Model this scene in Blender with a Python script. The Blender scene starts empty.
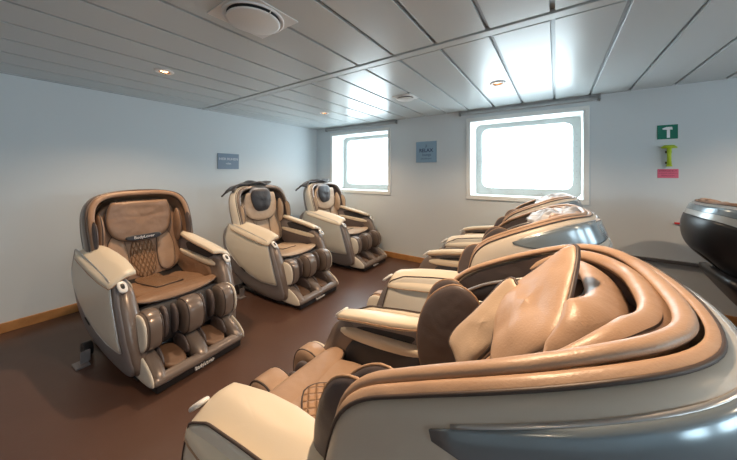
import bpy, bmesh, math, random
from mathutils import Vector, Matrix, noise
random.seed(7)
PI = math.pi
COL = bpy.context.scene.collection

# ------------------------------------------------------------------ materials
def mat(name, col, rough=0.5, metal=0.0, bump=None, coat=0.0, spec=0.5, var=None, sheen=0.0):
    """bump=(scale, strength, detail, distance); var=(colour2, scale, contrast lo, hi)"""
    m = bpy.data.materials.new(name); m.use_nodes = True
    nt = m.node_tree; b = nt.nodes['Principled BSDF']
    b.inputs['Base Color'].default_value = (*col, 1)
    b.inputs['Roughness'].default_value = rough
    b.inputs['Metallic'].default_value = metal
    b.inputs['Coat Weight'].default_value = coat
    b.inputs['Coat Roughness'].default_value = 0.15
    b.inputs['Specular IOR Level'].default_value = spec
    b.inputs['Sheen Weight'].default_value = sheen
    tc = nt.nodes.new('ShaderNodeTexCoord')
    if var:
        n = nt.nodes.new('ShaderNodeTexNoise'); n.inputs['Scale'].default_value = var[1]
        n.inputs['Detail'].default_value = 6
        nt.links.new(tc.outputs['Object'], n.inputs['Vector'])
        r = nt.nodes.new('ShaderNodeMapRange'); r.inputs[1].default_value = var[2]; r.inputs[2].default_value = var[3]
        nt.links.new(n.outputs['Fac'], r.inputs[0])
        mx = nt.nodes.new('ShaderNodeMix'); mx.data_type = 'RGBA'
        mx.inputs[6].default_value = (*col, 1); mx.inputs[7].default_value = (*var[0], 1)
        nt.links.new(r.outputs[0], mx.inputs[0]); nt.links.new(mx.outputs[2], b.inputs['Base Color'])
    if bump:
        prev = None
        for (sc, st, det, dist) in bump:
            n = nt.nodes.new('ShaderNodeTexNoise'); n.inputs['Scale'].default_value = sc
            n.inputs['Detail'].default_value = det
            nt.links.new(tc.outputs['Object'], n.inputs['Vector'])
            bp = nt.nodes.new('ShaderNodeBump'); bp.inputs['Strength'].default_value = st
            bp.inputs['Distance'].default_value = dist
            nt.links.new(n.outputs['Fac'], bp.inputs['Height'])
            if prev: nt.links.new(prev.outputs[0], bp.inputs['Normal'])
            prev = bp
        nt.links.new(prev.outputs[0], b.inputs['Normal'])
    return m

LB = [(9, .5, 2, .02), (260, .25, 2, .002)]
M = {}
M['tan'] = mat('tan_leather', (.45, .305, .21), .40, bump=LB, var=((.39, .255, .17), 5, .35, .7))
M['brown'] = mat('brown_leather', (.31, .19, .12), .40, bump=LB, var=((.28, .165, .10), 5, .35, .7))
M['beige'] = mat('beige_leather', (.56, .43, .315), .42, bump=LB, var=((.48, .355, .255), 5, .35, .7))
M['cream'] = mat('cream_synthetic_leather', (.74, .66, .53), .38, bump=[(300, .12, 2, .001)])
M['ivory'] = mat('ivory_panel', (.74, .69, .60), .34, bump=[(300, .1, 2, .001)])
M['taupe'] = mat('taupe_gloss_panel', (.22, .175, .15), .3, metal=.25, coat=.3)
M['greige'] = mat('greige_shell', (.25, .23, .235), .36, metal=.15, coat=.2)
M['mauve'] = mat('dark_mauve_leather', (.105, .085, .085), .42, bump=LB)
M['char'] = mat('charcoal_lining', (.032, .033, .04), .55, bump=[(120, .2, 2, .002)])
M['black'] = mat('black_plastic', (.015, .015, .017), .35)
M['pipe'] = mat('dark_piping', (.07, .05, .042), .5)
M['pipe_l'] = mat('light_piping', (.42, .27, .17), .45)
M['silver'] = mat('satin_silver', (.62, .62, .62), .28, metal=.8)
M['steel'] = mat('blue_grey_gloss_shell', (.27, .33, .37), .22, metal=.45, coat=.5)
M['pearl'] = mat('pearl_grey_shell', (.50, .52, .52), .28, metal=.3, coat=.4)
M['navy'] = mat('black_satin_cloth', (.018, .02, .03), .5, bump=[(30, .4, 3, .006)], sheen=.3)
M['cloth'] = mat('silver_grey_cloth', (.30, .31, .34), .45, bump=[(28, .6, 3, .008)], sheen=.3)
M['white_p'] = mat('white_plastic', (.8, .8, .79), .35)
M['label'] = mat('label_ink', (.75, .75, .77), .5)

def quilt_mat(name, col, line, scale):
    m = bpy.data.materials.new(name); m.use_nodes = True
    nt = m.node_tree; b = nt.nodes['Principled BSDF']; N = nt.nodes.new; L = nt.links.new
    tc = N('ShaderNodeTexCoord'); sx = N('ShaderNodeSeparateXYZ'); L(tc.outputs['Object'], sx.inputs[0])
    def op(o, a, c=None):
        n = N('ShaderNodeMath'); n.operation = o
        for i, v in enumerate((a, c)):
            if v is None: continue
            if isinstance(v, (int, float)): n.inputs[i].default_value = v
            else: L(v, n.inputs[i])
        return n.outputs[0]
    def line_of(sg):
        s = op('ADD', op('MULTIPLY', sx.outputs[0], scale), op('MULTIPLY', sx.outputs[1], sg * scale))
        return op('ABSOLUTE', op('SUBTRACT', op('FRACT', s), .5))        # 0 at mid, .5 at the seam
    d = op('MAXIMUM', line_of(1), line_of(-1))
    r = N('ShaderNodeMapRange'); r.inputs[1].default_value = .44; r.inputs[2].default_value = .5; L(d, r.inputs[0])
    mx = N('ShaderNodeMix'); mx.data_type = 'RGBA'; mx.inputs[6].default_value = (*col, 1); mx.inputs[7].default_value = (*line, 1)
    L(r.outputs[0], mx.inputs[0]); L(mx.outputs[2], b.inputs['Base Color'])
    h = op('SUBTRACT', 1.0, op('POWER', op('MULTIPLY', d, 2.0), 4.0))
    bp = N('ShaderNodeBump'); bp.inputs['Strength'].default_value = .8; bp.inputs['Distance'].default_value = .012
    L(h, bp.inputs['Height']); L(bp.outputs[0], b.inputs['Normal'])
    b.inputs['Roughness'].default_value = .42
    return m
M['quilt'] = quilt_mat('quilted_tan_leather', (.45, .275, .16), (.27, .155, .085), 24)
M['quilt_b'] = quilt_mat('quilted_brown_leather', (.34, .20, .115), (.22, .125, .07), 34)

# ------------------------------------------------------------------ mesh helpers
def link(name, verts, faces, m, parent=None, smooth=True, mods=None):
    me = bpy.data.meshes.new(name); me.from_pydata([tuple(v) for v in verts], [], faces)
    me.validate(); me.update()
    bm = bmesh.new(); bm.from_mesh(me)
    bmesh.ops.recalc_face_normals(bm, faces=bm.faces); bm.to_mesh(me); bm.free()
    if smooth: me.polygons.foreach_set('use_smooth', [True] * len(me.polygons))
    me.materials.append(m)
    o = bpy.data.objects.new(name, me); COL.objects.link(o)
    if parent: o.parent = parent
    for f in (mods or ()): f(o)
    return o

class MB:
    """collects shapes into one mesh"""
    def __init__(s): s.v = []; s.f = []
    def add(s, v, f):
        n = len(s.v); s.v += [tuple(p) for p in v]; s.f += [tuple(i + n for i in q) for q in f]; return s
    def box(s, x0, x1, y0, y1, z0, z1):
        return s.add([(x0,y0,z0),(x1,y0,z0),(x1,y1,z0),(x0,y1,z0),(x0,y0,z1),(x1,y0,z1),(x1,y1,z1),(x0,y1,z1)],
                     [(0,3,2,1),(4,5,6,7),(0,1,5,4),(1,2,6,5),(2,3,7,6),(3,0,4,7)])
    def build(s, name, m, parent=None, smooth=True, mods=None): return link(name, s.v, s.f, m, parent, smooth, mods)

def bevel(w, n=3):
    def f(o):
        b = o.modifiers.new('bevel', 'BEVEL'); b.width = w; b.segments = n; b.limit_method = 'ANGLE'
        b.harden_normals = False
    return f

def chaikin(p, it=2, closed=True):
    for _ in range(it):
        q = []; n = len(p)
        rng = range(n) if closed else range(n - 1)
        if not closed: q.append(p[0])
        for i in rng:
            a = Vector(p[i]); b = Vector(p[(i + 1) % n])
            q.append(tuple(a.lerp(b, .25))); q.append(tuple(a.lerp(b, .75)))
        if not closed: q.append(p[-1])
        p = q
    return p

def resample(p, n, closed=True):
    pts = [Vector(a) for a in p]
    if closed: pts = pts + [pts[0]]
    L = [0]
    for a, b in zip(pts, pts[1:]): L.append(L[-1] + (b - a).length)
    out = []; k = 0; tot = L[-1]; m = n if closed else n - 1
    for i in range(n):
        d = tot * i / m
        while k < len(L) - 2 and L[k + 1] < d: k += 1
        t = (d - L[k]) / max(L[k + 1] - L[k], 1e-9)
        out.append(pts[k].lerp(pts[k + 1], min(1, t)))
    return out

def pad(outline, T, fn, p=3.0, rings=7, n=56, it=2, back=1.0, centre=None, wob=0.0):
    """puffed pad: closed 2-D outline, half thickness T, fn(a, b, h) -> point"""
    o = resample(chaikin([tuple(a) for a in outline], it), n)
    c = Vector(centre) if centre else sum(o, Vector((0, 0))) / n
    V = []; F = []
    def ring(s, h):
        k = len(V)
        for q in o:
            a = c + (q - c) * s
            hh = h
            if wob: hh += wob * noise.noise(Vector((a.x * 14, a.y * 14, T * 90 + outline[0][0] * 7))) * (1 - s * .8)
            V.append(fn(a.x, a.y, hh))
        return k
    rs = []
    for j in range(rings, 0, -1):
        t = PI / 2 * j / rings * .985
        rs.append(ring(math.cos(t) ** (2 / p), -T * back * math.sin(t) ** (2 / p)))
    rs.append(ring(1, 0))
    for j in range(1, rings + 1):
        t = PI / 2 * j / rings * .985
        rs.append(ring(math.cos(t) ** (2 / p), T * math.sin(t) ** (2 / p)))
    for a, b in zip(rs, rs[1:]):
        for i in range(n): F.append((a + i, a + (i + 1) % n, b + (i + 1) % n, b + i))
    V.append(fn(c.x, c.y, -T * back)); V.append(fn(c.x, c.y, T))
    for i in range(n):
        F.append((rs[0] + (i + 1) % n, rs[0] + i, len(V) - 2)); F.append((rs[-1] + i, rs[-1] + (i + 1) % n, len(V) - 1))
    return V, F

def tube(path, r, sides=8, closed=False, cap=True, flat=1.0, up=None):
    P = [Vector(p) for p in path]; n = len(P); V = []; F = []
    prev = None
    for i, p in enumerate(P):
        a = P[(i - 1) % n] if (closed or i) else P[0]
        b = P[(i + 1) % n] if (closed or i < n - 1) else P[-1]
        t = (b - a).normalized()
        if prev is None:
            u = Vector(up) if up else (Vector((0, 0, 1)) if abs(t.z) < .9 else Vector((1, 0, 0)))
        else: u = prev
        u = (u - t * u.dot(t))
        if u.length < 1e-6: u = t.orthogonal()
        u.normalize(); prev = u; w = t.cross(u)
        rr = r(i / max(1, n - 1)) if callable(r) else r
        for k in range(sides):
            an = 2 * PI * k / sides
            V.append(p + u * (rr * math.cos(an) * flat) + w * (rr * math.sin(an)))
    m = n if closed else n - 1
    for i in range(m):
        j = (i + 1) % n
        for k in range(sides):
            F.append((i * sides + k, i * sides + (k + 1) % sides, j * sides + (k + 1) % sides, j * sides + k))
    if not closed and cap:
        F.append(tuple(range(sides - 1, -1, -1))); F.append(tuple((n - 1) * sides + k for k in range(sides)))
    return V, F

def piping(outline, fn, r, it=2, n=64, h=0.0, grow=1.0):
    o = resample(chaikin([tuple(a) for a in outline], it), n)
    c = sum(o, Vector((0, 0))) / n
    return tube([fn(c.x + (q.x - c.x) * grow, c.y + (q.y - c.y) * grow, h) for q in o], r, 6, closed=True)

def grid(fn, nu, nv):
    V = [fn(i / (nu - 1), j / (nv - 1)) for i in range(nu) for j in range(nv)]
    F = [(i * nv + j, (i + 1) * nv + j, (i + 1) * nv + j + 1, i * nv + j + 1) for i in range(nu - 1) for j in range(nv - 1)]
    return V, F

def solid(th, off=-1):
    def f(o):
        s = o.modifiers.new('solid', 'SOLIDIFY'); s.thickness = th; s.offset = off
    return f

def rbox(q0, q1, w0, w1, z0, z1, p=5.0):
    """rounded box in chair space"""
    T = (w1 - w0) / 2; wc = (w0 + w1) / 2
    return pad([(q0, z0), (q1, z0), (q1, z1), (q0, z1)], T, lambda a, b, h: (-a, wc + h, b), p=p, it=3)

def tag(o, label=None, cat=None, group=None, kind=None):
    if label: o['label'] = label
    if cat: o['category'] = cat
    if group: o['group'] = group
    if kind: o['kind'] = kind
    return o

def empty(name, loc, rz=0):
    o = bpy.data.objects.new(name, None); COL.objects.link(o); o.location = loc; o.rotation_euler = (0, 0, rz)
    o.empty_display_size = .1
    return o

def copy_tree(o, parent=None):
    c = o.copy(); COL.objects.link(c)
    if parent: c.parent = parent
    for ch in list(o.children): copy_tree(ch, c)
    return c

def text(body, size, fn_matrix, m, name, parent=None, depth=.0006, bold=0.0):
    cu = bpy.data.curves.new(name, 'FONT'); cu.body = body; cu.size = size; cu.extrude = depth
    cu.align_x = 'CENTER'; cu.align_y = 'CENTER'; cu.offset = bold
    cu.materials.append(m)
    t = bpy.data.objects.new(name, cu); COL.objects.link(t)
    bpy.context.view_layer.update()
    me = bpy.data.meshes.new_from_object(t.evaluated_get(bpy.context.evaluated_depsgraph_get()))
    bpy.data.objects.remove(t)
    o = bpy.data.objects.new(name, me); COL.objects.link(o)
    if parent: o.parent = parent
    o.matrix_local = fn_matrix
    return o

def interp(tab, s):
    """tab: list of tuples whose first item is the key"""
    if s <= tab[0][0]: return tab[0][1:]
    for a, b in zip(tab, tab[1:]):
        if s <= b[0]:
            t = (s - a[0]) / (b[0] - a[0]); t = t
            return tuple(x + (y - x) * t for x, y in zip(a[1:], b[1:]))
    return tab[-1][1:]

def spline(tab):
    """dense smooth version of a key table"""
    p = [tuple(r) for r in tab]
    for _ in range(3):
        q = [p[0]]
        for a, b in zip(p, p[1:]):
            q.append(tuple(x * .75 + y * .25 for x, y in zip(a, b))); q.append(tuple(x * .25 + y * .75 for x, y in zip(a, b)))
        q.append(p[-1]); p = q
    return p

# ------------------------------------------------------------------ the massage chair
# chair space: q = distance behind the front of the foot rest, w = sideways, z = up; object x = -q
def side_w(z):
    return interp([(0, .325), (.12, .345), (.3, .368), (.5, .378), (.75, .375), (1.2, .37)], z)[0]

POSE = {
 'upright': dict(
    rim=[(0, .80, .54), (.2, .82, .68), (.45, .86, .83), (.7, .92, .98), (.88, .97, 1.09), (1, 1.00, 1.14)],
    back=[(0, 1.08, .44), (.3, 1.17, .62), (.6, 1.22, .80), (1, 1.23, .97)],
    bulge=.022, n=(.98, -.18), W=.335, s0=.5, ex=3.4,
    side=[(.15, .05), (.19, .3), (.29, .55), (.36, .625), (.7, .675), (.98, .735), (1.12, .70), (1.18, .58), (1.12, .38), (.98, .17), (.74, .08), (.45, .04)],
    bladed=[(1.02, .74), (.98, .745), (.7, .70), (.37, .64), (.355, .635), (.31, .5), (.232, .235), (.235, .215), (.55, .205), (.90, .335), (1.11, .53)]),
 'reclined': dict(
    rim=[(0, .815, .60), (.12, .83, .77), (.26, .875, .905), (.5, 1.04, .995), (.75, 1.235, 1.075), (.9, 1.325, 1.09), (1, 1.37, 1.08)],
    back=[(0, 1.02, .40), (.3, 1.12, .47), (.6, 1.25, .56), (1, 1.36, .70)],
    bulge=.034, n=(.42, -.91), W=.338, s0=.42, ex=2.6,
    side=[(.15, .05), (.19, .3), (.29, .55), (.36, .625), (.7, .675), (.95, .72), (1.10, .62), (1.16, .5), (1.12, .34), (1.0, .17), (.74, .08), (.45, .04)],
    bladed=[(.93, .715), (.7, .695), (.36, .635), (.31, .5), (.225, .215), (.55, .21), (.85, .33), (1.02, .5)]),
}

def make_chair(pose, pal, pillow=False):
    S = POSE[pose]; up = pose == 'upright'
    rimT = spline(S['rim']); backT = spline(S['back'])
    root = empty('massage_chair', (0, 0, 0))
    n = Vector((S['n'][0], 0, S['n'][1])).normalized()          # depth direction in (q, w, z)
    ex = S['ex']; NS = 44
    def W(s, k=0.0):
        W0 = S['W'] - k
        if s <= S['s0']: return W0 * (.95 + .05 * s / S['s0'])
        t = (s - S['s0']) / (1 - S['s0'])
        return W0 * max(0.0, 1 - t ** ex) ** (1 / ex)
    # arch parameter list: dense near the head
    ss = []
    for i in range(NS + 1):
        t = i / NS
        ss.append(S['s0'] * t / .4 if t < .4 else S['s0'] + (1 - S['s0']) * math.sin(PI / 2 * (t - .4) / .6) ** .9)
    arch = [(s, -1) for s in ss] + [(s, 1) for s in reversed(ss[:-1])]
    def hoodpt(s, sg, v, inset=0.0, out=0.0):
        rq, rz = interp(rimT, s); bq, bz = interp(backT, s)
        A = Vector((rq, sg * W(s, inset), rz)); C = Vector((bq, 0, bz))
        if inset and s > .6:                                      # pull the head end in as well
            along = Vector((rimT[-1][1] - rimT[-6][1], 0, rimT[-1][2] - rimT[-6][2])).normalized()
            A -= along * inset * min(1, (s - .6) / .3)
        d = C - A; dep = n * (d.dot(n) - inset); inw = d - n * d.dot(n)
        t = math.asin(min(1.0, max(0.0, v)) ** 1.25)
        e = 2.5
        p = A + dep * (math.sin(t) ** (2 / e)) + inw * (1 - math.cos(t) ** (2 / e))
        if inw.length > 1e-6 and not inset:
            p -= inw.normalized() * S['bulge'] * min(1, v / .12) ** .5 * (1 - max(0, v - .5) / .5 * .6)
        if out:
            g = (-inw.normalized() if inw.length > 1e-6 else Vector()) * math.cos(t) + n * math.sin(t)
            p += g * out
        return p
    def X(p): return (-p[0], p[1], p[2])
    def hood_patch(s_lo, v0, v1, out=0.0, inset=0.0, nv=12, taper=0.0):
        A = [a for a in arch if a[0] >= s_lo - 1e-6]; V = []; m = nv
        for (s, sg) in A:
            k = 0
            if taper: k = max(0.0, 1 - (s - s_lo) / taper) ** .8
            va = v0; vb = v1 - (v1 - v0) * .93 * k
            for j in range(m): V.append(X(hoodpt(s, sg, va + (vb - va) * j / (m - 1), inset, out)))
        F = [(i * m + j, (i + 1) * m + j, (i + 1) * m + j + 1, i * m + j + 1) for i in range(len(A) - 1) for j in range(m - 1)]
        return V, F
    def hood_line(s_lo, v, out, r, taper=None):
        return tube([X(hoodpt(s, sg, v, 0, out)) for (s, sg) in arch if s >= s_lo], r, 6)
    sh = link('hood_shell', *hood_patch(0, .012, 1.0, nv=22), pal['hood'], root, mods=[solid(.012, 0)])
    link('hood_lining', *hood_patch(0, 0.02, 1.0, inset=.035, nv=12), pal['lining'], root)
    if up:
        link('hood_back_panel', *hood_patch(0, .50, .98, out=.006), pal['hood_panel'], root, mods=[solid(.008, 0)])
        link('hood_seam', *hood_line(0, .49, .008, .003), M['pipe'], root)
    else:
        link('hood_back_panel', *hood_patch(.48, .085, pal.get('pv', .36), out=.006, taper=.2), pal['hood_panel'], root, mods=[solid(.008, 0)])
        mb = MB(); mb.add(*hood_line(.485, .083, .006, .004)); mb.build('hood_trim_strip', M['silver'], root)
        mb = MB(); mb.add(*hood_line(0, .43, .003, .003)); mb.build('hood_seam', M['pipe'], root)
    # padded rim: wide soft roll
    rimpts = []
    for (s, sg) in arch:
        p = hoodpt(s, sg, 0); c = hoodpt(s, sg, 0, .010)
        rimpts.append(X(c - n * .004))
    rr = .013 if not up else .020
    link('hood_rim', *tube(rimpts, rr, 14, flat=.72, up=(-n.x, 0, n.z)), pal['rim'], root)
    if not up: link('rim_band', *hood_patch(0, .0, .016, out=.007, nv=8), pal['rim'], root, mods=[solid(.006, 0)])
    link('hood_underside', *hood_patch(0, pal.get('uv', .45), 1.0, out=.010, nv=14), pal['under'], root, mods=[solid(.005, 0)])
    link('rim_piping', *tube([X(hoodpt(s, sg, .017, 0, .009)) for (s, sg) in arch], .0035, 6), M['pipe'], root)

    # body sides
    for sg in (1, -1):
        fn = lambda a, b, h, sg=sg: (-a, sg * (side_w(b) - .05 + h), b)
        link('side_shell', *pad(S['side'], .05, fn, p=7, it=2, n=80), pal['side'], root)
        fn2 = lambda a, b, h, sg=sg: (-a, sg * (side_w(b) + .004 + h), b)
        bl = link('side_panel', *pad(S['bladed'], .008, fn2, p=4, it=1, n=96, rings=3), pal['blade'], root)
        link('panel_edge', *piping(S['bladed'], fn2, .0035, it=1, n=96), M['silver'] if up else M['pipe'], bl)
        # front cheek of the body (taupe), faces forward
        ck = [(.135, .05), (.165, .28), (.26, .52), (.33, .605), (.46, .62), (.46, .3), (.34, .05)]
        link('front_cheek', *pad(ck, .056, lambda a, b, h, sg=sg: (-a, sg * (side_w(b) - .063 + h), b), p=3.2, it=2, n=64), M['taupe'], root)
        # small grip slot on the side
        link('side_slot', *pad([(.70, .262), (.79, .30), (.79, .315), (.70, .28)], .004,
             lambda a, b, h, sg=sg: (-a, sg * (side_w(b) + .016 + h), b - .0), n=20, rings=3), M['black'], root)
        # oval control
        nrm = Vector((-.62, 0, .78))
        def fo(a, b, h, sg=sg):
            c = Vector((.30, sg * .335, .598)); t1 = Vector((.78, 0, .62)) * 1.0
            p = c + t1 * a + Vector((0, sg, 0)) * b + Vector((-.62, 0, .78)) * h
            return (-p.x, p.y, p.z)
        oc = link('control_panel', *pad([(-.045, -.024), (.045, -.024), (.045, .024), (-.045, .024)], .009, fo, it=3, n=32, rings=4), M['white_p'], root)
        link('control_screen', *pad([(-.028, -.013), (.028, -.013), (.028, .013), (-.028, .013)], .011, fo, it=2, n=24, rings=3), M['black'], oc)
        # arm cap
        def zc(q): return interp([(.2, .60), (.36, .66), (.5, .69), (.8, .735), (1.1, .765), (1.3, .77)], q)[0]
        rear = .95 if up else .82; dz = 0 if up else -.035
        cap = [(.345, .25), (.335, .26), (.325, .38), (.34, .393), (.52, .408), (rear, .40), (rear + .02, .385), (rear + .03, .30), (rear - .06, .255), (.6, .235)]
        fc = lambda a, b, h, sg=sg, dz=dz: (-a, sg * b, zc(a) + dz - max(0, b - .30) ** 1.3 * 1.2 + h)
        c = link('arm_cap', *pad(cap, .022, fc, p=4.5, it=1, n=84), pal['cap'], root)
        link('cap_piping', *piping(cap, fc, .003, it=1, n=84, h=-.006), pal['cap_pipe'], c)
        # hand tunnel
        link('arm_lining', *pad([(.36, .545), (.36, .635 + dz), (.7, .685 + dz), (rear, .70 + dz), (rear, .60), (.6, .545)], .045,
             lambda a, b, h, sg=sg: (-a, sg * (.322 + h), b), p=4, n=48), M['char'], root)
        link('arm_lip', *pad([(.34, .53), (.33, .575), (.6, .60), (rear - .02, .62), (rear - .02, .575), (.6, .545)], .05,
             lambda a, b, h, sg=sg: (-a, sg * (.30 + h), b), p=4, n=48), pal['lip'], root)
        link('inner_wall', *pad([(.38, .30), (.37, .53), (.6, .57), (rear, .60), (rear + .02, .35)], .022,
             lambda a, b, h, sg=sg: (-a, sg * (.272 + h), b), p=4, n=48, wob=.006), pal['inner'], root)
        # wing lobes between arm and hood
        if up:
            lobes = [([(.84, .66), (.80, .80), (.83, .92), (.90, .95), (.93, .86), (.93, .66)], .315, .016, pal['lobe']),
                     ([(.90, .68), (.87, .82), (.90, .93), (.97, 1.0), (1.0, .9), (1.0, .68)], .265, .022, pal['lobe2'])]
        else:
            lobes = [([(.775, .56), (.75, .73), (.79, .86), (.85, .90), (.91, .895), (.95, .80), (.95, .56)], .300, .018, pal['lobe']),
                     ([(.78, .52), (.745, .66), (.775, .80), (.84, .88), (.92, .915), (1.0, .85), (1.0, .6)], .245, .022, pal['lobe2'])]
        for (ol, wc, T, mt) in lobes:
            fl = lambda a, b, h, sg=sg, wc=wc: (-a, sg * (wc + h), b)
            lo = link('wing_pad', *pad(ol, T, fl, p=2.6, n=48), mt, root)
            link('wing_piping', *piping(ol, fl, .0035, n=48), M['pipe_l'] if not up else M['pipe'], lo)
    if not up:
        for sg in (-1, 1):
            ol = [(.90, .86), (.93, .885), (1.02, .94), (1.25, 1.01), (1.27, .99), (1.25, .93), (1.02, .86)]
            fp_ = lambda a, b, h, sg=sg: (-a, sg * (.262 + h), b)
            po = link('side_pocket', *pad(ol, .012, fp_, n=48, rings=4), M['char'], root)
            link('pocket_edge', *piping(ol, fp_, .005, n=48, h=-.006), M['silver'], po)
    # rear cowl / base
    if up: cow = [(1.24, .62), (1.16, .35), (1.0, .14), (.74, .05), (.30, .03), (.30, .16), (.5, .32), (1.0, .5)]
    else: cow = [(1.40, .64), (1.27, .44), (1.08, .2), (.88, .04), (.30, .03), (.30, .16), (.5, .32), (1.0, .5)]
    link('base_cowl', *pad(cow, .30, lambda a, b, h: (-a, h, b), p=8, n=72), M['black'], root)
    mb = MB(); mb.add(*tube([(-.24, -.27, .02), (-1.0, -.27, .02), (-1.0, .27, .02), (-.24, .27, .02)], .02, 8, closed=True))
    mb.build('base_frame', M['black'], root)
    # rear foot plate and castor
    for sg in (-1, 1):
        mb = MB(); mb.box(-.80, -.70, sg * .41 - .035, sg * .41 + .035, 0, .012)
        mb.box(-.755, -.742, sg * .39 - .025, sg * .39 + .025, .012, .09)
        mb.build('foot_plate', M['greige'], root, smooth=False, mods=[bevel(.003)])
        mb = MB(); mb.add(*tube([(-.86, sg * .33, .05), (-.86, sg * .38, .05)], .05, 20)); mb.build('castor', M['black'], root, mods=[bevel(.006)])

    # seat
    seat = [(.34, -.26), (.33, 0), (.34, .26), (.97, .26), (1.0, 0), (.97, -.26)]
    def zs(q, w): return interp([(.3, .40), (.36, .435), (.55, .415), (.8, .385), (1.0, .42), (1.2, .5)], q)[0] + .16 * max(0, abs(w) - .13) ** 1.15
    fs = lambda a, b, h: (-a, b, zs(a, b) + h)
    link('seat_cushion', *pad(seat, .045, fs, p=4, n=72, rings=9, wob=.008), pal['seat'], root)
    quilt = [(.47, -.09), (.46, -.08), (.46, .08), (.47, .09), (.99, .085), (.99, -.085)] if up else [(.44, -.06), (.40, 0), (.44, .06), (.60, .17), (.62, .175), (.94, .12), (.94, -.12), (.62, -.175), (.60, -.17)]
    fq = lambda a, b, h: (-a, b, zs(a, b) + .049 + h)
    qu = link('seat_quilting', *pad(quilt, .010, fq, p=3, it=1, n=60), pal['quilt'], root)
    link('quilt_piping', *piping(quilt, fq, .004, it=1, n=60), M['pipe'], qu)
    front = [(.29, -.27), (.265, 0), (.29, .27), (.40, .275), (.42, 0), (.40, -.275)]
    ff = lambda a, b, h: (-a, b, .452 + .06 * (a - .3) - 9 * max(0, .31 - a) ** 2 + .14 * max(0, abs(b) - .1) ** 1.5 + h)
    fr = link('seat_front_flap', *pad(front, .018, ff, p=3, n=72), pal['flap'], root)
    link('flap_piping', *piping(front, ff, .0035, n=72), M['pipe'], fr)

    # backrest: follows the inside of the hood
    if up: bl = [(0, .88, .42), (.3, .97, .60), (.6, 1.03, .80), (.85, 1.06, .97), (1, 1.05, 1.07)]
    else: bl = [(0, .93, .50), (.25, 1.02, .70), (.5, 1.13, .84), (.8, 1.30, .93), (1, 1.38, .96)]
    bT = spline(bl)
    def back_frame(s):
        a = Vector(interp(bT, max(0, s - .04))); b = Vector(interp(bT, min(1, s + .04)))
        t = (b - a).normalized(); c = Vector(interp(bT, s)); return c, Vector((-t.y, t.x))   # toward the sitter
    def fb(a, b, h, lift=0.0):                                   # a along 0..1, b across
        c, nn = back_frame(a)
        if nn.x > 0: nn = -nn
        c = c + nn * (h + lift + .16 * max(0, abs(b) - .16) ** 1.1)
        return (-c.x, b, c.y)
    out = [(0, -.27), (0, .27), (.5, .30), (.85, .28), (1.0, .17), (1.0, -.17), (.85, -.28), (.5, -.30)]
    link('backrest', *pad(out, .035, lambda a, b, h: fb(a, b, h), p=4, n=80, rings=9, centre=(.5, 0), wob=.008), pal['back'], root)
    for sg in (1, -1):
        ol = [(.05, sg * .10), (.05, sg * .21), (.35, sg * .235), (.58, sg * .20), (.60, sg * .12), (.3, sg * .095)]
        sp = link('lumbar_pad', *pad(ol, .024, lambda a, b, h: fb(a, b, h, .036), p=2.6, n=48, wob=.006), pal['back2'], root)
        link('lumbar_piping', *piping(ol, lambda a, b, h: fb(a, b, h, .04), .003, n=48), M['pipe'], sp)
    ol = [(.02, -.09), (.02, .09), (.55, .08), (.55, -.08)]
    link('back_quilting', *pad(ol, .016, lambda a, b, h: fb(a, b, h, .034), p=3, n=48), pal['quilt'], root)
    if up:
        # big head pad hanging over the backrest, with the label band at its lower edge
        ol = [(.50, -.15), (.46, 0), (.50, .15), (.64, .225), (.95, .22), (1.06, .15), (1.07, -.15), (.95, -.22), (.64, -.225)]
        fh = lambda a, b, h: fb(a, b * 1.0, h, .075 - .10 * max(0, abs(b) - .1))
        hp = link('head_pad', *pad(ol, .032, fh, p=2.8, n=72, wob=.016), pal['headpad'], root)
        link('head_pad_piping', *piping(ol, fh, .0035, n=72), M['pipe'], hp)
    else:
        # folded leather flaps lying round the head end, one inside the other
        for (k, i0, i1, dep, s0, mt) in ((0, .022, .070, .016, .56, pal['rim']), (1, .088, .150, .040, .66, pal['rim'])):
            A = [q for q in arch if q[0] >= s0]; nA = len(A); V = []; m = 14
            for i, (sv, sg) in enumerate(A):
                t = i / (nA - 1); wd = math.sin(PI * t) ** .35 if 0 < t < 1 else 0.0
                mid = (i0 + i1) / 2; wob = .004 * math.sin(t * 11 + k * 2)
                for j in range(m):
                    u = j / (m - 1); ins = mid + (i0 - mid + (i1 - i0) * u) * wd + wob * wd
                    h = (.030 - .004 * k) * math.sin(PI * u) ** .6 * wd + .003 * math.sin(t * 17 + k)
                    V.append(X(hoodpt(sv, sg, 0, ins) + n * (dep - h + .02)))
            F = [(i * m + j, (i + 1) * m + j, (i + 1) * m + j + 1, i * m + j + 1) for i in range(nA - 1) for j in range(m - 1)]
            link('head_flap', V, F, mt, root, mods=[solid(.008, 0)])
            link('flap_piping', *tube([V[i * m + m - 3] for i in range(1, nA - 1)], .003, 6), M['pipe'], root)
        ol = [(.60, -.12), (.58, 0), (.60, .12), (.75, .16), (.93, .11), (.95, 0), (.93, -.11), (.75, -.16)]
        hc = link('head_cushion', *pad(ol, .030, lambda a, b, h: fb(a, b, h, .035), p=3, n=60, wob=.006), pal['back2'], root)
        link('cushion_piping', *piping(ol, lambda a, b, h: fb(a, b, h, .035), .003, n=60), M['pipe'], hc)

    # calf unit
    link('calf_backing', *pad([(.22, .16), (.22, .42), (.37, .44), (.37, .16)], .275, lambda a, b, h: (-a, h, b), p=8, n=40), M['char'], root)
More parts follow.
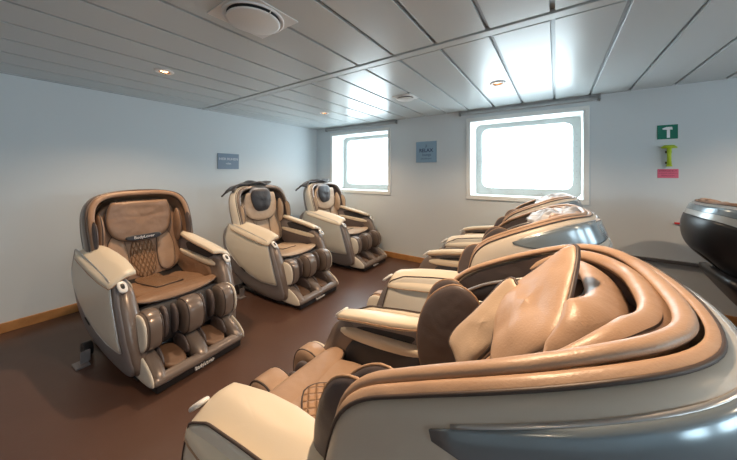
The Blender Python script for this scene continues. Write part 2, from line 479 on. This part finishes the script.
    for (w0, w1) in ((-.285, -.185), (-.065, .065), (.185, .285)):
        cp = link('calf_pad', *rbox(.095, .30, w0, w1, .20, .44, p=5), pal['calf'], root)
        for e in (w0 + .016, w1 - .016):
            link('calf_piping', *piping([(.095, .205), (.30, .205), (.30, .435), (.095, .435)], lambda a, b, h, e=e: (-a, e, b), .004, it=3, n=40, grow=.985), M['pipe'], cp)
    for sg in (-1, 1):
        link('calf_side_plate', *pad([(.09, .21), (.29, .21), (.29, .43), (.10, .43)], .012, lambda a, b, h, sg=sg: (-a, sg * (.288 + h), b), it=3, n=40, rings=4), pal['plate'], root)
        link('calf_liner', *pad([(.16, .22), (.16, .40), (.27, .44), (.30, .22)], .018, lambda a, b, h, sg=sg: (-a, sg * (.150 + h), b), it=2, n=40), M['mauve'], root)
        link('calf_liner', *pad([(.17, .22), (.17, .39), (.27, .43), (.30, .22)], .018, lambda a, b, h, sg=sg: (-a, sg * (.088 + h), b), it=2, n=40), M['mauve'], root)
    # foot unit
    prof = [(0, .045), (-.002, .10), (.08, .165), (.22, .215), (.33, .20), (.35, .05)]
    for (w0, w1, k) in ((-.285, -.205, 1), (-.05, .05, 1), (.205, .285, 1)):
        wc = (w0 + w1) / 2; T = (w1 - w0) / 2
        fp = link('foot_rib', *pad(prof, T, lambda a, b, h, wc=wc: (-a, wc + h, b), p=3.2, n=56), pal['foot'], root)
    for sg in (-1, 1):
        link('foot_side_plate', *pad([(.0, .04), (0, .10), (.08, .16), (.21, .205), (.32, .195), (.34, .045)], .010,
             lambda a, b, h, sg=sg: (-a, sg * (.288 + h), b), it=2, n=40, rings=4), pal['plate'], root)
        link('foot_liner', *pad([(.045, sg * .06), (.045, sg * .2), (.33, sg * .2), (.33, sg * .06)], .018,
             lambda a, b, h: (-a, b, .088 + .10 * max(0, a - .05) + h), p=4, n=40, wob=.012), pal['liner'], root)
        for e in (.055, .2):
            link('foot_wing', *pad([(.08, .09), (.10, .165), (.2, .215), (.30, .2), (.30, .09)], .012, lambda a, b, h, e=e, sg=sg: (-a, sg * (e + h), b), n=36, rings=4), M['mauve'], root)
    link('foot_front_lip', *pad([(-.005, .045), (-.004, .095), (.05, .115), (.07, .05)], .283, lambda a, b, h: (-a, h, b), p=9, n=36), pal['foot'], root)
    mb = MB(); mb.box(-.34, -.012, -.27, .27, .006, .05); fb_ = mb.build('foot_base', M['black'], root, smooth=False, mods=[bevel(.008)])
    mt = Matrix(((0, 0, 1, -.006), (1, 0, 0, 0), (0, 1, 0, .030), (0, 0, 0, 1)))
    text('BodyLover', .028, mt, M['label'], 'lettering', fb_, .006)
    return root, fb

PAL1 = dict(inner=M['brown'], under=M['greige'], liner=mat('dark_brown_liner', (.19, .115, .075), .5, bump=LB), hood=M['taupe'], hood_panel=M['ivory'], lining=M['brown'], rim=M['brown'], side=M['greige'], blade=M['ivory'], cap=M['cream'],
            cap_pipe=M['pipe_l'], lip=M['cream'], lobe=M['mauve'], lobe2=M['brown'], seat=M['brown'], quilt=M['quilt_b'], flap=M['brown'],
            back=M['brown'], back2=M['tan'], headpad=M['brown'], calf=M['taupe'], plate=M['ivory'], foot=M['taupe'])
PAL2 = dict(PAL1, inner=M['mauve'], hood=M['ivory'], hood_panel=M['taupe'], lining=M['mauve'], rim=M['taupe'], lobe=M['beige'], lobe2=M['beige'], seat=M['beige'],
            quilt=M['beige'], flap=M['beige'], back=M['beige'], back2=M['beige'], headpad=M['beige'])
M['shaded_cream'] = mat('shaded_cream_synthetic_leather', (.58, .52, .44), .36, bump=[(300, .12, 2, .001)])  # cream darkened and greyed: shade on the hood side put into its colour
PAL3 = dict(PAL1, inner=M['char'], under=M['pearl'], hood=M['shaded_cream'], hood_panel=M['steel'], lining=M['mauve'], rim=M['tan'], side=M['greige'], lobe=M['mauve'], lobe2=M['mauve'],
            seat=M['tan'], quilt=M['quilt'], flap=M['tan'], back=M['brown'], back2=M['brown'], calf=M['tan'], lip=M['cream'], foot=M['tan'])  # back pads darker than the tan: shade in the gaps put into colour

GL = 'upright massage chairs along the left wall'; GR = 'reclined massage chairs in the right row'
# --- left row
c1, fb1 = make_chair('upright', PAL1)
c1.location = (1.79, -2.80, 0); c1.rotation_euler = (0, 0, math.radians(4.0))
tag(c1, 'brown leather massage chair with lettered head pad, nearest one by the left wall', 'massage chair', GL)
# label band on the head pad
bnd = []
ol = [(.485, -.12), (.475, 0), (.485, .12), (.55, .125), (.545, 0), (.55, -.125)]
lb = link('label_band', *pad(ol, .006, lambda a, b, h: fb1(a, b, h, .103), n=40, rings=3), M['navy'], c1)
p0 = Vector(fb1(.512, 0, 0, .1105)); p1 = Vector(fb1(.54, 0, 0, .1105)); upv = (p1 - p0).normalized()
rt = Vector((0, 1, 0)); nv = rt.cross(upv)
mt = Matrix(((rt.x, upv.x, nv.x, p0.x), (rt.y, upv.y, nv.y, p0.y), (rt.z, upv.z, nv.z, p0.z), (0, 0, 0, 1)))
text('BodyLover', .032, mt, M['label'], 'lettering', lb, .002)
for o in list(c1.children):
    pass
c2, fb2 = make_chair('upright', PAL2)
c2.location = (1.73, -1.655, 0); c2.rotation_euler = (0, 0, math.radians(2.0))
tag(c2, 'massage chair with beige leather and black head cover, middle one along the left wall', 'massage chair', GL)
c3 = copy_tree(c2); c3.location = (1.66, -.50, 0); c3.rotation_euler = (0, 0, 0)
c3['label'] = 'massage chair with beige leather in the corner beside the smaller-looking left window'

# --- right row, seat fronts towards the left row
d1, fbd = make_chair('reclined', PAL3)
d1.location = (2.52, -2.955, 0); d1.rotation_euler = (0, 0, PI)
tag(d1, 'large tan leather reclined massage chair with a loose tan pillow, closest to the viewer', 'massage chair', GR)
d2 = copy_tree(d1); d2.location = (2.48, -1.76, 0)
d2['label'] = 'reclined massage chair with grey cloth in its hood, middle one of the right row'
d3 = copy_tree(d1); d3.location = (2.46, -.58, 0)
d3['label'] = 'reclined massage chair right under the large window, its hood below the sill'
PAL4 = dict(PAL3, uv=.33, pv=.22, hood=M['pearl'], hood_panel=M['steel'], under=M['black'], side=M['taupe'], blade=M['taupe'], rim=M['brown'])  # hood greyed from cream: cool window light put into its colour
d4, fbh = make_chair('reclined', PAL4); d4['category'] = 'massage chair'; d4.location = (5.99, -.62, 0); d4.rotation_euler = (0, 0, 0)
d4['label'] = 'massage chair seen from behind near the emergency hammer, cut by the photo edge'
d4['group'] = 'massage chair facing away'

# ------------------------------------------------------------------ loose pillows and cloths
def free_pad(name, c, ax, ay, outline, T, m, p=2.2, wob=.01, n=64, parent=None):
    ax = Vector(ax).normalized(); ay = Vector(ay); ay = (ay - ax * ay.dot(ax)).normalized(); az = ax.cross(ay); c = Vector(c)
    fn = lambda a, b, h: c + ax * a + ay * b + az * h
    o = link(name, *pad(outline, T, fn, p=p, n=n, wob=wob, rings=9), m, parent)
    link(name + '_piping', *piping(outline, fn, .0042, n=n), M['pipe'], o)
    return o
def quad(w, h, k=.03): return [(-w, -h), (0, -h + k * .3), (w, -h), (w - k * .3, 0), (w, h), (0, h - k * .3), (-w, h), (-w + k * .3, 0)]
# D: the big pillow leaning up in the hood
pl = free_pad('head_pillow', (3.668, -3.005, 1.018), (.10, .15, .19), (-.134, .15, -.093), [(-.15, -.02), (-.15, .01), (-.10, .06), (-.02, .115), (.0, .12), (.03, .11), (.10, .04), (.16, -.02), (.155, -.05), (.06, -.09), (-.04, -.12), (-.07, -.115)], .020, M['tan'], wob=.022)
tag(pl, 'tan leather pillow propped up in the hood of the nearest reclined chair', 'pillow')
pl2 = free_pad('back_pad', (3.572, -2.965, .928), (.19, .03, .25), (-.75, .65, 0), quad(.13, .055), .016, M['beige'], wob=.018)
tag(pl2, 'pale tan leather pad with dark edge beside the propped up pillow', 'back pad')

def cloth(name, fn, nu, nv, m, amp=.012, f=22, seed=0, th=.005):
    def g(u, v):
        p = Vector(fn(u, v)); q = Vector((p.x * f, p.y * f, p.z * f + seed))
        return p + Vector((0, 0, 1)) * amp * noise.noise(q) + Vector((1, 0, 0)) * amp * .8 * noise.noise(q + Vector((9, 3, 1)))
    V, F = grid(g, nu, nv)
    return link(name, V, F, m, mods=[solid(th, 1)])
# black covers over the hoods of the two beige chairs
for (cx, cy, lab, lab2) in ((.73, -1.66, 'black cloth cover draped over the top of the middle left chair', 'black head pillow in the middle left chair'),
                      (.66, -.50, 'black cloth cover draped over the top of the corner chair', 'black head pillow in the corner chair')):
    def fn(u, v, cx=cx, cy=cy):
        w = -.37 + .50 * v; d = -.02 + .24 * u + .03 * math.sin(v * 7)
        z = 1.178 - .07 * min(1.1, abs(w) / .345) ** 4 - .9 * max(0, d - .06) ** 1.5 - .25 * max(0, .02 - d)
        return (cx - d, cy + w, z + .012 * math.sin(v * 13 + u * 4))
    o = cloth('head_cover', fn, 30, 40, M['navy'], .012, 16, cy * 10, .018)
    tag(o, lab, 'cloth', 'black covers on the beige chairs')
    hp = free_pad('head_pillow', (cx + .060, cy - .04, .985), (-.12, 0, 1), (0, 1, 0), [(-.13, -.09), (-.14, 0), (-.12, .10), (0, .13), (.11, .12), (.12, 0), (.11, -.13), (0, -.14)], .028, M['navy'], wob=.015)
    hp2 = free_pad('pillow_ruffle', (cx + .035, cy - .04, .985), (-.12, 0, 1), (0, 1, 0), [(-.14, -.12), (-.155, 0), (-.13, .13), (0, .15), (.13, .13), (.15, 0), (.13, -.14), (0, -.155)], .018, M['cloth'], wob=.03, parent=hp)
    tag(hp, lab2, 'pillow', 'black head pillows')
# grey crumpled cloths in the two further reclined chairs
for (cx, cy, lab) in ((3.78, -1.74, 'crumpled silver grey cloth in the hood of the middle right chair'),
                      (3.76, -.56, 'crumpled silver grey cloth in the hood of the chair under the window')):
    def fn(u, v, cx=cx, cy=cy):
        return (cx - .20 + .31 * u, cy - .21 + .42 * v, 1.03 + .035 * u + .045 * math.sin(PI * min(1, u * 1.05)) * math.sin(PI * v) ** .6 + .014 * math.sin(u * 17 + v * 5) * math.sin(PI * v))
    o = cloth('hood_cloth', fn, 60, 50, M['cloth'], .026, 16, cy * 7, .006)
    tag(o, lab, 'cloth', 'grey cloths on the reclined chairs')

# ------------------------------------------------------------------ the room
CZ = 2.11; X0, X1, Y0, Y1 = 0.0, 7.6, -6.6, 0.0
wallm = mat('painted_wall', (.64, .69, .72), .55, bump=[(200, .05, 2, .001)])
trimm = mat('white_frame_paint', (.78, .80, .79), .38)
ceilm = mat('ceiling_panel_enamel', (.60, .66, .68), .27, spec=.6, bump=[(3, .05, 1, .01)])
ceilg = mat('ceiling_groove_metal', (.30, .32, .33), .4, metal=.3)
platem = mat('shaded_white_window_plate', (.50, .53, .52), .45)  # trim white darkened: shade on the room-facing plate put into its colour
woodm = mat('oak_baseboard', (.52, .26, .09), .4, var=((.38, .17, .055), 12, .3, .7))
floorm = mat('brown_vinyl_floor', (.100, .052, .037), .32, var=((.08, .042, .030), 2.2, .3, .75), bump=[(60, .12, 3, .003), (5, .1, 2, .01)])

MB().box(X0 - .15, X1 + .15, Y0 - .15, Y1 + .4, -.1, 0).build('floor', floorm, smooth=False)['kind'] = 'structure'
MB().box(X0 - .15, X0, Y0 - .15, Y1, 0, CZ + .06).build('wall_left', wallm, smooth=False)['kind'] = 'structure'
ADDED_WINS = ((-5.9, -4.74), (-4.1, -2.94), (-2.3, -1.14)); FW = (); FZ0, FZ1 = 1.0, 1.96  # windows added in the unseen right wall to bring in more daylight
wr = MB(); wf = MB()
ys = [Y0 - .15] + [q for r in ADDED_WINS for q in r] + [Y1]
for i in (0, 2, 4, 6): wr.box(X1, X1 + .15, ys[i], ys[i + 1], 0, CZ + .06)
for a, b in ADDED_WINS: wr.box(X1, X1 + .15, a, b, 0, FZ0); wr.box(X1, X1 + .15, a, b, FZ1, CZ + .06)
wf.box(X0, X1, Y0 - .15, Y0, 0, CZ + .06)
for a, b in FW: wf.box(a, b, Y0 - .15, Y0, 0, FZ0); wf.box(a, b, Y0 - .15, Y0, FZ1, CZ + .06)
wr.build('wall_right', wallm, smooth=False)['kind'] = 'structure'; wf.build('wall_front', wallm, smooth=False)['kind'] = 'structure'
# back wall with two window recesses
WZ0, WZ1 = 1.006, 1.965; WINS = ((.40, 1.563), (2.79, 3.957)); TH = .36
wb = MB(); xs = [X0 - .15, WINS[0][0], WINS[0][1], WINS[1][0], WINS[1][1], X1 + .15]
wb.box(xs[0], xs[1], 0, TH, 0, CZ + .06); wb.box(xs[2], xs[3], 0, TH, 0, CZ + .06); wb.box(xs[4], xs[5], 0, TH, 0, CZ + .06)
for a, b in WINS: wb.box(a, b, 0, TH, 0, WZ0); wb.box(a, b, 0, TH, WZ1, CZ + .06)
wb.build('wall_back', wallm, smooth=False)['kind'] = 'structure'

glass = bpy.data.materials.new('window_glass'); glass.use_nodes = True
nt = glass.node_tree; nt.nodes.clear()
o_ = nt.nodes.new('ShaderNodeOutputMaterial'); mx = nt.nodes.new('ShaderNodeMixShader'); tr = nt.nodes.new('ShaderNodeBsdfTransparent')
gl = nt.nodes.new('ShaderNodeBsdfGlossy'); gl.inputs['Roughness'].default_value = .02; mx.inputs[0].default_value = .06
nt.links.new(tr.outputs[0], mx.inputs[1]); nt.links.new(gl.outputs[0], mx.inputs[2]); nt.links.new(mx.outputs[0], o_.inputs[0])

def rrect(x0, x1, z0, z1, r, n=8):
    out = []
    for cx, cz, a0 in ((x1 - r, z1 - r, 0), (x0 + r, z1 - r, PI / 2), (x0 + r, z0 + r, PI), (x1 - r, z0 + r, 1.5 * PI)):
        for i in range(n + 1):
            a = a0 + PI / 2 * i / n; out.append((cx + r * math.cos(a), cz + r * math.sin(a)))
    return out
for k, (a, b) in enumerate(WINS):
    root = empty('window_%d' % (k + 1), ((a + b) / 2, 0, WZ0)); root['kind'] = 'structure'
    ox, oz = (a + b) / 2, WZ0
    # casing on the wall
    m = MB(); e = .045
    for (x0, x1, z0, z1) in ((a - e, b + e, WZ1, WZ1 + e), (a - e, b + e, WZ0 - e, WZ0), (a - e, a, WZ0, WZ1), (b, b + e, WZ0, WZ1)):
        m.box(x0 - ox, x1 - ox, -.018, 0.0, z0 - oz, z1 - oz)
    m.build('window_casing', trimm, root, smooth=False, mods=[bevel(.004, 2)])
    # reveal lining
    m = MB(); t = .006
    m.box(a - ox, a - ox + t, -.017, TH, 0, WZ1 - oz); m.box(b - ox - t, b - ox, -.017, TH, 0, WZ1 - oz)
    m.box(a - ox, b - ox, -.017, TH, 0, t); m.box(a - ox, b - ox, -.017, TH, WZ1 - oz - t, WZ1 - oz)
    m.build('window_reveal', trimm, root, smooth=False)
    # inner plate with rounded opening
    g = .078; outer = resample(rrect(a + .006, b - .006, WZ0 + .006, WZ1 - .006, .002), 96)
    inner = resample(rrect(a + g, b - g, WZ0 + .092, WZ1 - .062, .085), 96)
    # align by angle
    cx, cz = (a + b) / 2, (WZ0 + WZ1) / 2
    V = []; F = []; n = 96; yb = .315
    def hit(poly, ang):
        d = Vector((math.cos(ang), math.sin(ang))); best = None
        for i in range(len(poly)):
            p = poly[i] - Vector((cx, cz)); q = poly[(i + 1) % len(poly)] - Vector((cx, cz)); e_ = q - p
            den = d.x * e_.y - d.y * e_.x
            if abs(den) < 1e-9: continue
            t_ = (p.x * e_.y - p.y * e_.x) / den; u_ = (p.x * d.y - p.y * d.x) / den
            if t_ > 0 and -1e-6 <= u_ <= 1 + 1e-6: best = t_
        return Vector((cx, cz)) + d * best
    n = 128
    angs = [2 * PI * i / n for i in range(n)]
    for cs in (math.atan2(WZ1 - cz - .006, b - cx - .006),):
        angs += [cs, PI - cs, PI + cs, 2 * PI - cs]
    angs = sorted(angs); n = len(angs)
    for (poly, y) in ((outer, yb), (inner, yb), (inner, yb + .035)):
        for an in angs:
            p = hit(poly, an); V.append((p.x - ox, y, p.y - oz))
    for r_ in range(2):
        for i in range(n): F.append((r_ * n + i, r_ * n + (i + 1) % n, (r_ + 1) * n + (i + 1) % n, (r_ + 1) * n + i))
    link('window_plate', V, F, platem, root, smooth=False, mods=[solid(.004)])
    m = MB(); m.box(a + .03 - ox, b - .03 - ox, yb + .034, yb + .042, .03, WZ1 - oz - .03)
    m.build('window_pane', glass, root, smooth=False)
    m = MB()
    for sx in (a + .045, b - .045):
        for i in range(9):
            z = WZ0 + .17 + i * .072 - oz
            m.add(*tube([(sx - ox, yb - .006, z), (sx - ox, yb + .002, z)], .0045, 8))
    for i in range(5):
        x = a + .2 + i * (b - a - .4) / 4 - ox
        m.add(*tube([(x, yb - .006, .045), (x, yb + .002, .045)], .0045, 8))
    m.build('window_screws', ceilg, root)
    # blind rail above
    x0, x1 = ((.27, 1.72), (2.66, 4.09))[k]
    r = empty('blind_rail', ((x0 + x1) / 2, -.03, 2.06)); cx2 = (x0 + x1) / 2
    tag(r, ('grey roller blind rail above the window by the room corner', 'grey roller blind rail above the larger-looking window')[k], 'blind rail', 'blind rails under the ceiling')
    m = MB(); m.box(x0 - cx2, x1 - cx2, -.022, .03, .024, .05); m.build('rail', ceilg, r, smooth=False, mods=[bevel(.003, 2)])
    m = MB(); m.box(x0 + .02 - cx2, x1 - .02 - cx2, -.012, .028, -.006, .024); m.build('rail_cover', mat('pale_grey_rail_%d' % k, (.45, .48, .5), .4), r, smooth=False, mods=[bevel(.006, 3)])
    m = MB(); m.box(x0 - cx2, x0 - cx2 + .012, -.03, .03, -.012, .05); m.box(x1 - cx2 - .012, x1 - cx2, -.03, .03, -.012, .05)
    m.build('end_bracket', ceilg, r, smooth=False)

wn = 3
for (a, b) in FW:
    r = empty('window_%d' % wn, ((a + b) / 2, Y0, FZ0)); r['kind'] = 'structure'; wn += 1; h = (b - a) / 2; H = FZ1 - FZ0
    m = MB()
    for q in ((-h - .04, h + .04, H, H + .04), (-h - .04, h + .04, -.04, 0), (-h - .04, -h, 0, H), (h, h + .04, 0, H)): m.box(q[0], q[1], 0, .018, q[2], q[3])
    m.build('window_casing', trimm, r, smooth=False)
    m = MB(); m.box(-h, h, -.10, -.094, 0, H); m.build('window_pane', glass, r, smooth=False)
for (a, b) in ADDED_WINS:  # added, unseen windows that brighten the room with cool daylight
    r = empty('window_%d' % wn, (X1, (a + b) / 2, FZ0)); r['kind'] = 'structure'; wn += 1; h = (b - a) / 2; H = FZ1 - FZ0
    m = MB()
    for q in ((-h - .04, h + .04, H, H + .04), (-h - .04, h + .04, -.04, 0), (-h - .04, -h, 0, H), (h, h + .04, 0, H)): m.box(-.018, 0, q[0], q[1], q[2], q[3])
    m.build('window_casing', trimm, r, smooth=False)
    m = MB(); m.box(.094, .10, -h, h, 0, H); m.build('window_pane', glass, r, smooth=False)
# baseboards
MB().box(.0, .018, Y0, 0, 0, .08).build('baseboard_left', woodm, smooth=False, mods=[bevel(.004, 2)])['kind'] = 'structure'
MB().box(.018, X1, -.018, 0, 0, .08).build('baseboard_back', woodm, smooth=False, mods=[bevel(.004, 2)])['kind'] = 'structure'

# ceiling: panels with grooves, one transverse strip
c = MB(); g = .011; px = .0565
xs = [X0]
x = px
while x < X1: xs.append(x); x += .3035
xs.append(X1)
rows = ((Y0, -4.30), (-4.22, -2.035), (-1.935, Y1))
for (ya, yb_) in rows:
    for a, b in zip(xs, xs[1:]):
        aa = a + (g if a > X0 else 0); bb = b - (g if b < X1 else 0)
        if bb - aa > .01: c.box(aa, bb, ya, yb_, CZ, CZ + .018)
ce = c.build('ceiling', ceilm, smooth=False, mods=[bevel(.0025, 2)]); ce['kind'] = 'structure'
m = MB(); m.box(X0, X1, Y0, Y1, CZ + .020, CZ + .05)
m.build('ceiling_backing', ceilg, smooth=False)['kind'] = 'structure'
m = MB(); m.box(X0, X1, -2.018, -1.952, CZ - .004, CZ + .02)
m.build('ceiling_strip', ceilm, smooth=False, mods=[bevel(.003, 2)])['kind'] = 'structure'
m = MB(); m.box(X0, X1, -4.29, -4.23, CZ - .004, CZ + .02)
m.build('ceiling_strip', ceilm, smooth=False, mods=[bevel(.003, 2)])['kind'] = 'structure'

# downlights
lampm = bpy.data.materials.new('warm_bulb'); lampm.use_nodes = True
b_ = lampm.node_tree.nodes['Principled BSDF']; b_.inputs['Emission Color'].default_value = (1, .62, .33, 1); b_.inputs['Emission Strength'].default_value = 6
bronze = mat('warm_reflector', (.55, .30, .15), .25, metal=.9)
def disc_ring(r0, r1, z0, z1, n=32):
    V = []; F = []
    for (r, z) in ((r0, z0), (r1, z1)):
        for i in range(n): V.append((r * math.cos(2 * PI * i / n), r * math.sin(2 * PI * i / n), z))
    for i in range(n): F.append((i, (i + 1) % n, n + (i + 1) % n, n + i))
    return V, F
def lathe(prof, n=40):
    V = []; F = []
    for (r, z) in prof:
        for i in range(n): V.append((r * math.cos(2 * PI * i / n), r * math.sin(2 * PI * i / n), z))
    for k in range(len(prof) - 1):
        for i in range(n): F.append((k * n + i, k * n + (i + 1) % n, (k + 1) * n + (i + 1) % n, (k + 1) * n + i))
    return V, F
LIGHTS = [(1.14, -2.81, 1), (3.28, -1.0, 1), (1.14, -.985, 1), (3.28, -2.81, 0), (5.42, -1.0, 0), (5.42, -2.81, 0), (1.14, -4.9, 0), (3.28, -4.9, 0), (5.42, -4.9, 0)]  # right column and front row: unseen, added on the grid to light the room
LABS = {(1.14, -2.81): 'round white downlight with warm bulb above the brown chair by the left wall',
        (3.28, -1.0): 'round downlight with glowing bulb in front of the large window',
        (1.14, -.985): 'small round downlight near the room corner above the corner chair'}
proto = None
WARM = (1.0, .70, .45)
for (x, y, vis) in LIGHTS:
    if proto is None:
        proto = empty('ceiling_downlight', (x, y, CZ))
        link('trim_ring', *lathe([(.040, -.003), (.043, -.010), (.058, -.009), (.066, -.003), (.066, 0)]), M['white_p'], proto)
        link('reflector', *lathe([(.042, -.004), (.026, -.0015), (.001, -.001)]), bronze, proto)
        for i in range(3):
            y_ = -.018 + .018 * i
            link('louvre', *tube([(-.034, y_, -.010), (.034, y_, -.010)], .0025, 8), bronze, proto)
        link('bulb', *lathe([(.001, -.009), (.014, -.0075), (.024, -.004), (.027, -.0015)], 24), lampm, proto)
        r = proto
    else: r = copy_tree(proto); r.location = (x, y, CZ)
    tag(r, LABS.get((x, y), 'round warm downlight set flush in the panelled ceiling outside the photo'), 'downlight', 'ceiling downlights')
    ld = bpy.data.lights.new('downlight_lamp', 'SPOT'); ld.color = WARM; ld.energy = {(3.28, -2.81): 100}.get((x, y), 60 if y > -4 else 22)
    ld.spot_size = math.radians(140); ld.spot_blend = .8; ld.shadow_soft_size = .018
    lo = bpy.data.objects.new('downlight_lamp', ld); COL.objects.link(lo); lo.location = (x, y, CZ - .035)
    lo['kind'] = 'helper'

# round ceiling diffusers
def diffuser(x, y, r, lab):
    t = empty('ceiling_air_diffuser', (x, y, CZ))
    m = MB(); m.box(-r * 1.06, r * 1.06, -r * 1.06, r * 1.06, -.006, 0); m.build('mounting_plate', trimm, t, smooth=False, mods=[bevel(.003, 2)])
    link('collar', *lathe([(r, -.007), (r * 1.0, -.016), (r * .95, -.016), (r * .86, -.006)]), M['white_p'], t)
    link('dark_gap', *lathe([(r * .86, -.0065), (.001, -.0068)]), M['black'], t)
    link('disc', *lathe([(.001, -.030), (r * .80, -.030), (r * .87, -.026), (r * .87, -.023), (.001, -.021)]), trimm, t)
    for a in (0, 2 * PI / 3, 4 * PI / 3):
        link('clip', *tube([(r * .84 * math.cos(a), r * .84 * math.sin(a), -.028), (r * .97 * math.cos(a), r * .97 * math.sin(a), -.014)], .0025, 6), M['white_p'], t)
    return tag(t, lab, 'air vent', 'round ceiling air vents')
diffuser(2.42, -2.85, .15, 'large round white ceiling air vent on a square plate, nearest the viewer')
diffuser(2.39, -1.06, .10, 'small round white ceiling air vent between strip and windows')

# ------------------------------------------------------------------ signs
blue = mat('blue_grey_plaque', (.20, .27, .36), .4); blue2 = mat('light_blue_plaque', (.27, .40, .52), .4)
inkd = mat('dark_blue_ink', (.05, .08, .16), .5); inkw = mat('white_ink', (.85, .87, .9), .5)
green = mat('safety_green', (.0, .17, .11), .45); pink = mat('pink_sign', (.78, .16, .27), .45); lime = mat('lime_plastic', (.47, .62, .03), .4)
redm = mat('red_marker', (.7, .04, .05), .4)
def RX(loc):     # text facing -y, on the back wall
    return Matrix(((1, 0, 0, loc[0]), (0, 0, -1, loc[1]), (0, 1, 0, loc[2]), (0, 0, 0, 1)))
def RL(loc):     # text facing +x, on the left wall
    return Matrix(((0, 0, 1, loc[0]), (1, 0, 0, loc[1]), (0, 1, 0, loc[2]), (0, 0, 0, 1)))
s = empty('wall_plaque', (0, -1.68, 1.46)); tag(s, 'dark blue-grey plaque with white lettering on the left wall', 'sign')
m = MB(); m.box(0, .01, -.148, .148, -.105, .105); m.build('plaque_board', blue, s, smooth=False, mods=[bevel(.003, 2)])
text('HIER RUHEN', .046, RL((.011, .0, .03)), inkw, 'lettering', s)
text('relax', .036, RL((.011, .0, -.03)), inkw, 'lettering', s)
s = empty('wall_plaque', (2.185, 0, 1.60)); tag(s, 'square light blue plaque with dark lettering between the windows', 'sign')
m = MB(); m.box(-.155, .155, -.01, 0, -.15, .15); m.build('plaque_board', blue2, s, smooth=False, mods=[bevel(.003, 2)])
text('♪', .07, RX((.0, -.0105, .085)), inkd, 'lettering', s)
text('RELAX', .07, RX((0, -.0105, .02)), inkd, 'lettering', s, bold=.002)
text('lounge', .05, RX((.01, -.0105, -.04)), inkd, 'lettering', s)
text('please be quiet', .026, RX((0, -.0105, -.095)), inkd, 'lettering', s)

s = empty('emergency_hammer_sign', (4.57, 0, 1.683)); tag(s, 'green safety sign with white hammer symbol on the back wall', 'sign')
m = MB(); m.box(-.067, .067, -.004, 0, -.066, .066); m.build('sign_board', green, s, smooth=False)
m = MB(); m.box(-.004, .016, -.006, -.004, -.055, .03)
m.add([(-.032, -.0055, .024), (-.032, -.0055, .036), (-.008, -.0055, .046), (.030, -.0055, .046), (.034, -.0055, .020), (-.008, -.0055, .020)], [(0, 1, 2, 3, 4, 5)])
m.build('hammer_symbol', inkw, s, smooth=False)
s = empty('emergency_hammer', (4.575, 0, 1.455)); tag(s, 'lime green emergency hammer mounted under the green sign', 'hammer')
m = MB(); m.add(*tube([(0, -.03, -.085), (0, -.03, 0), (0, -.03, .08)], lambda t: .017 - .003 * math.sin(PI * t), 12)); m.build('hammer_handle', lime, s)
m = MB(); m.add(*tube([(-.052, -.03, .078), (-.03, -.03, .088), (.03, -.03, .088), (.052, -.03, .078)], lambda t: .005 + .012 * math.sin(PI * t), 12)); m.build('hammer_head', lime, s)
m = MB(); m.box(-.02, .02, -.016, 0, -.07, -.05); m.box(-.02, .02, -.016, 0, .03, .05); m.build('wall_clip', M['black'], s, smooth=False)
m = MB(); m.add(*tube([(0, -.03, -.095), (0, -.03, -.083)], .021, 12)); m.build('hammer_foot', lime, s)
s = empty('instruction_sign', (4.573, 0, 1.295)); tag(s, 'small pink-red instruction sign below the lime green hammer', 'sign')
m = MB(); m.box(-.068, .068, -.004, 0, -.042, .042); m.build('sign_board', pink, s, smooth=False)
mr = mat('dark_red_ink', (.35, .03, .08), .5)
text('EMERGENCY', .020, RX((0, -.0045, .024)), mr, 'lettering', s)
text('IN CASE OF EMERGENCY', .011, RX((0, -.0045, .002)), mr, 'lettering', s)
text('BREAK GLASS', .014, RX((0, -.0045, -.020)), mr, 'lettering', s)

m = MB(); m.box(4.0, X1, -.035, 0, .462, .492)  # dark strip running low along the back wall
m.build('trim_1', mat('dark_grey_strip', (.10, .10, .11), .5), smooth=False, mods=[bevel(.004, 2)])['kind'] = 'structure'
m = MB(); m.box(4.615, 4.80, -.012, 0, .830, .846)
tag(m.build('red_wall_strip', redm, smooth=False), 'thin red strip on the back wall beside the rear-facing chair', 'marker')

# ------------------------------------------------------------------ daylight
w = bpy.data.worlds.new('sky'); bpy.context.scene.world = w; w.use_nodes = True
bg = w.node_tree.nodes['Background']; bg.inputs[0].default_value = (.74, .90, .98, 1); bg.inputs[1].default_value = 9.0
PORT = [((a + b) / 2, .40, 0, b - a) for a, b in WINS] + [((a + b) / 2, Y0 - .16, PI, b - a) for a, b in FW] + [(X1 + .16, (a + b) / 2, -PI / 2, b - a) for a, b in ADDED_WINS]
for (x, y, rz, wd) in PORT:
    ld = bpy.data.lights.new('window_portal', 'AREA'); ld.shape = 'RECTANGLE'; ld.size = wd; ld.size_y = WZ1 - WZ0
    ld.cycles.is_portal = True
    lo = bpy.data.objects.new('window_portal', ld); COL.objects.link(lo); lo.location = (x, y, (WZ0 + WZ1) / 2)
    lo.rotation_euler = (-PI / 2, 0, rz)

# ------------------------------------------------------------------ camera
cd = bpy.data.cameras.new('camera'); cam = bpy.data.objects.new('camera', cd); COL.objects.link(cam)
cam.location = (3.713, -3.682, 1.30); cam.rotation_euler = (PI / 2, 0, math.atan2(187.5, 273))
cd.sensor_fit = 'HORIZONTAL'; cd.sensor_width = 36; cd.lens = 273 / 737 * 36
cd.shift_y = -(230 - 173) / 737; cd.clip_start = .01
sc = bpy.context.scene; sc.camera = cam
sc.view_settings.view_transform = 'Standard'; sc.view_settings.look = 'None'
sc.view_settings.exposure = 0.12; sc.view_settings.gamma = 1.0; sc.view_settings.use_curve_mapping = False
sc.cycles.use_denoising = True
sc.cycles.max_bounces = 10; sc.cycles.diffuse_bounces = 6; sc.cycles.glossy_bounces = 4
sc.cycles.sample_clamp_indirect = 6
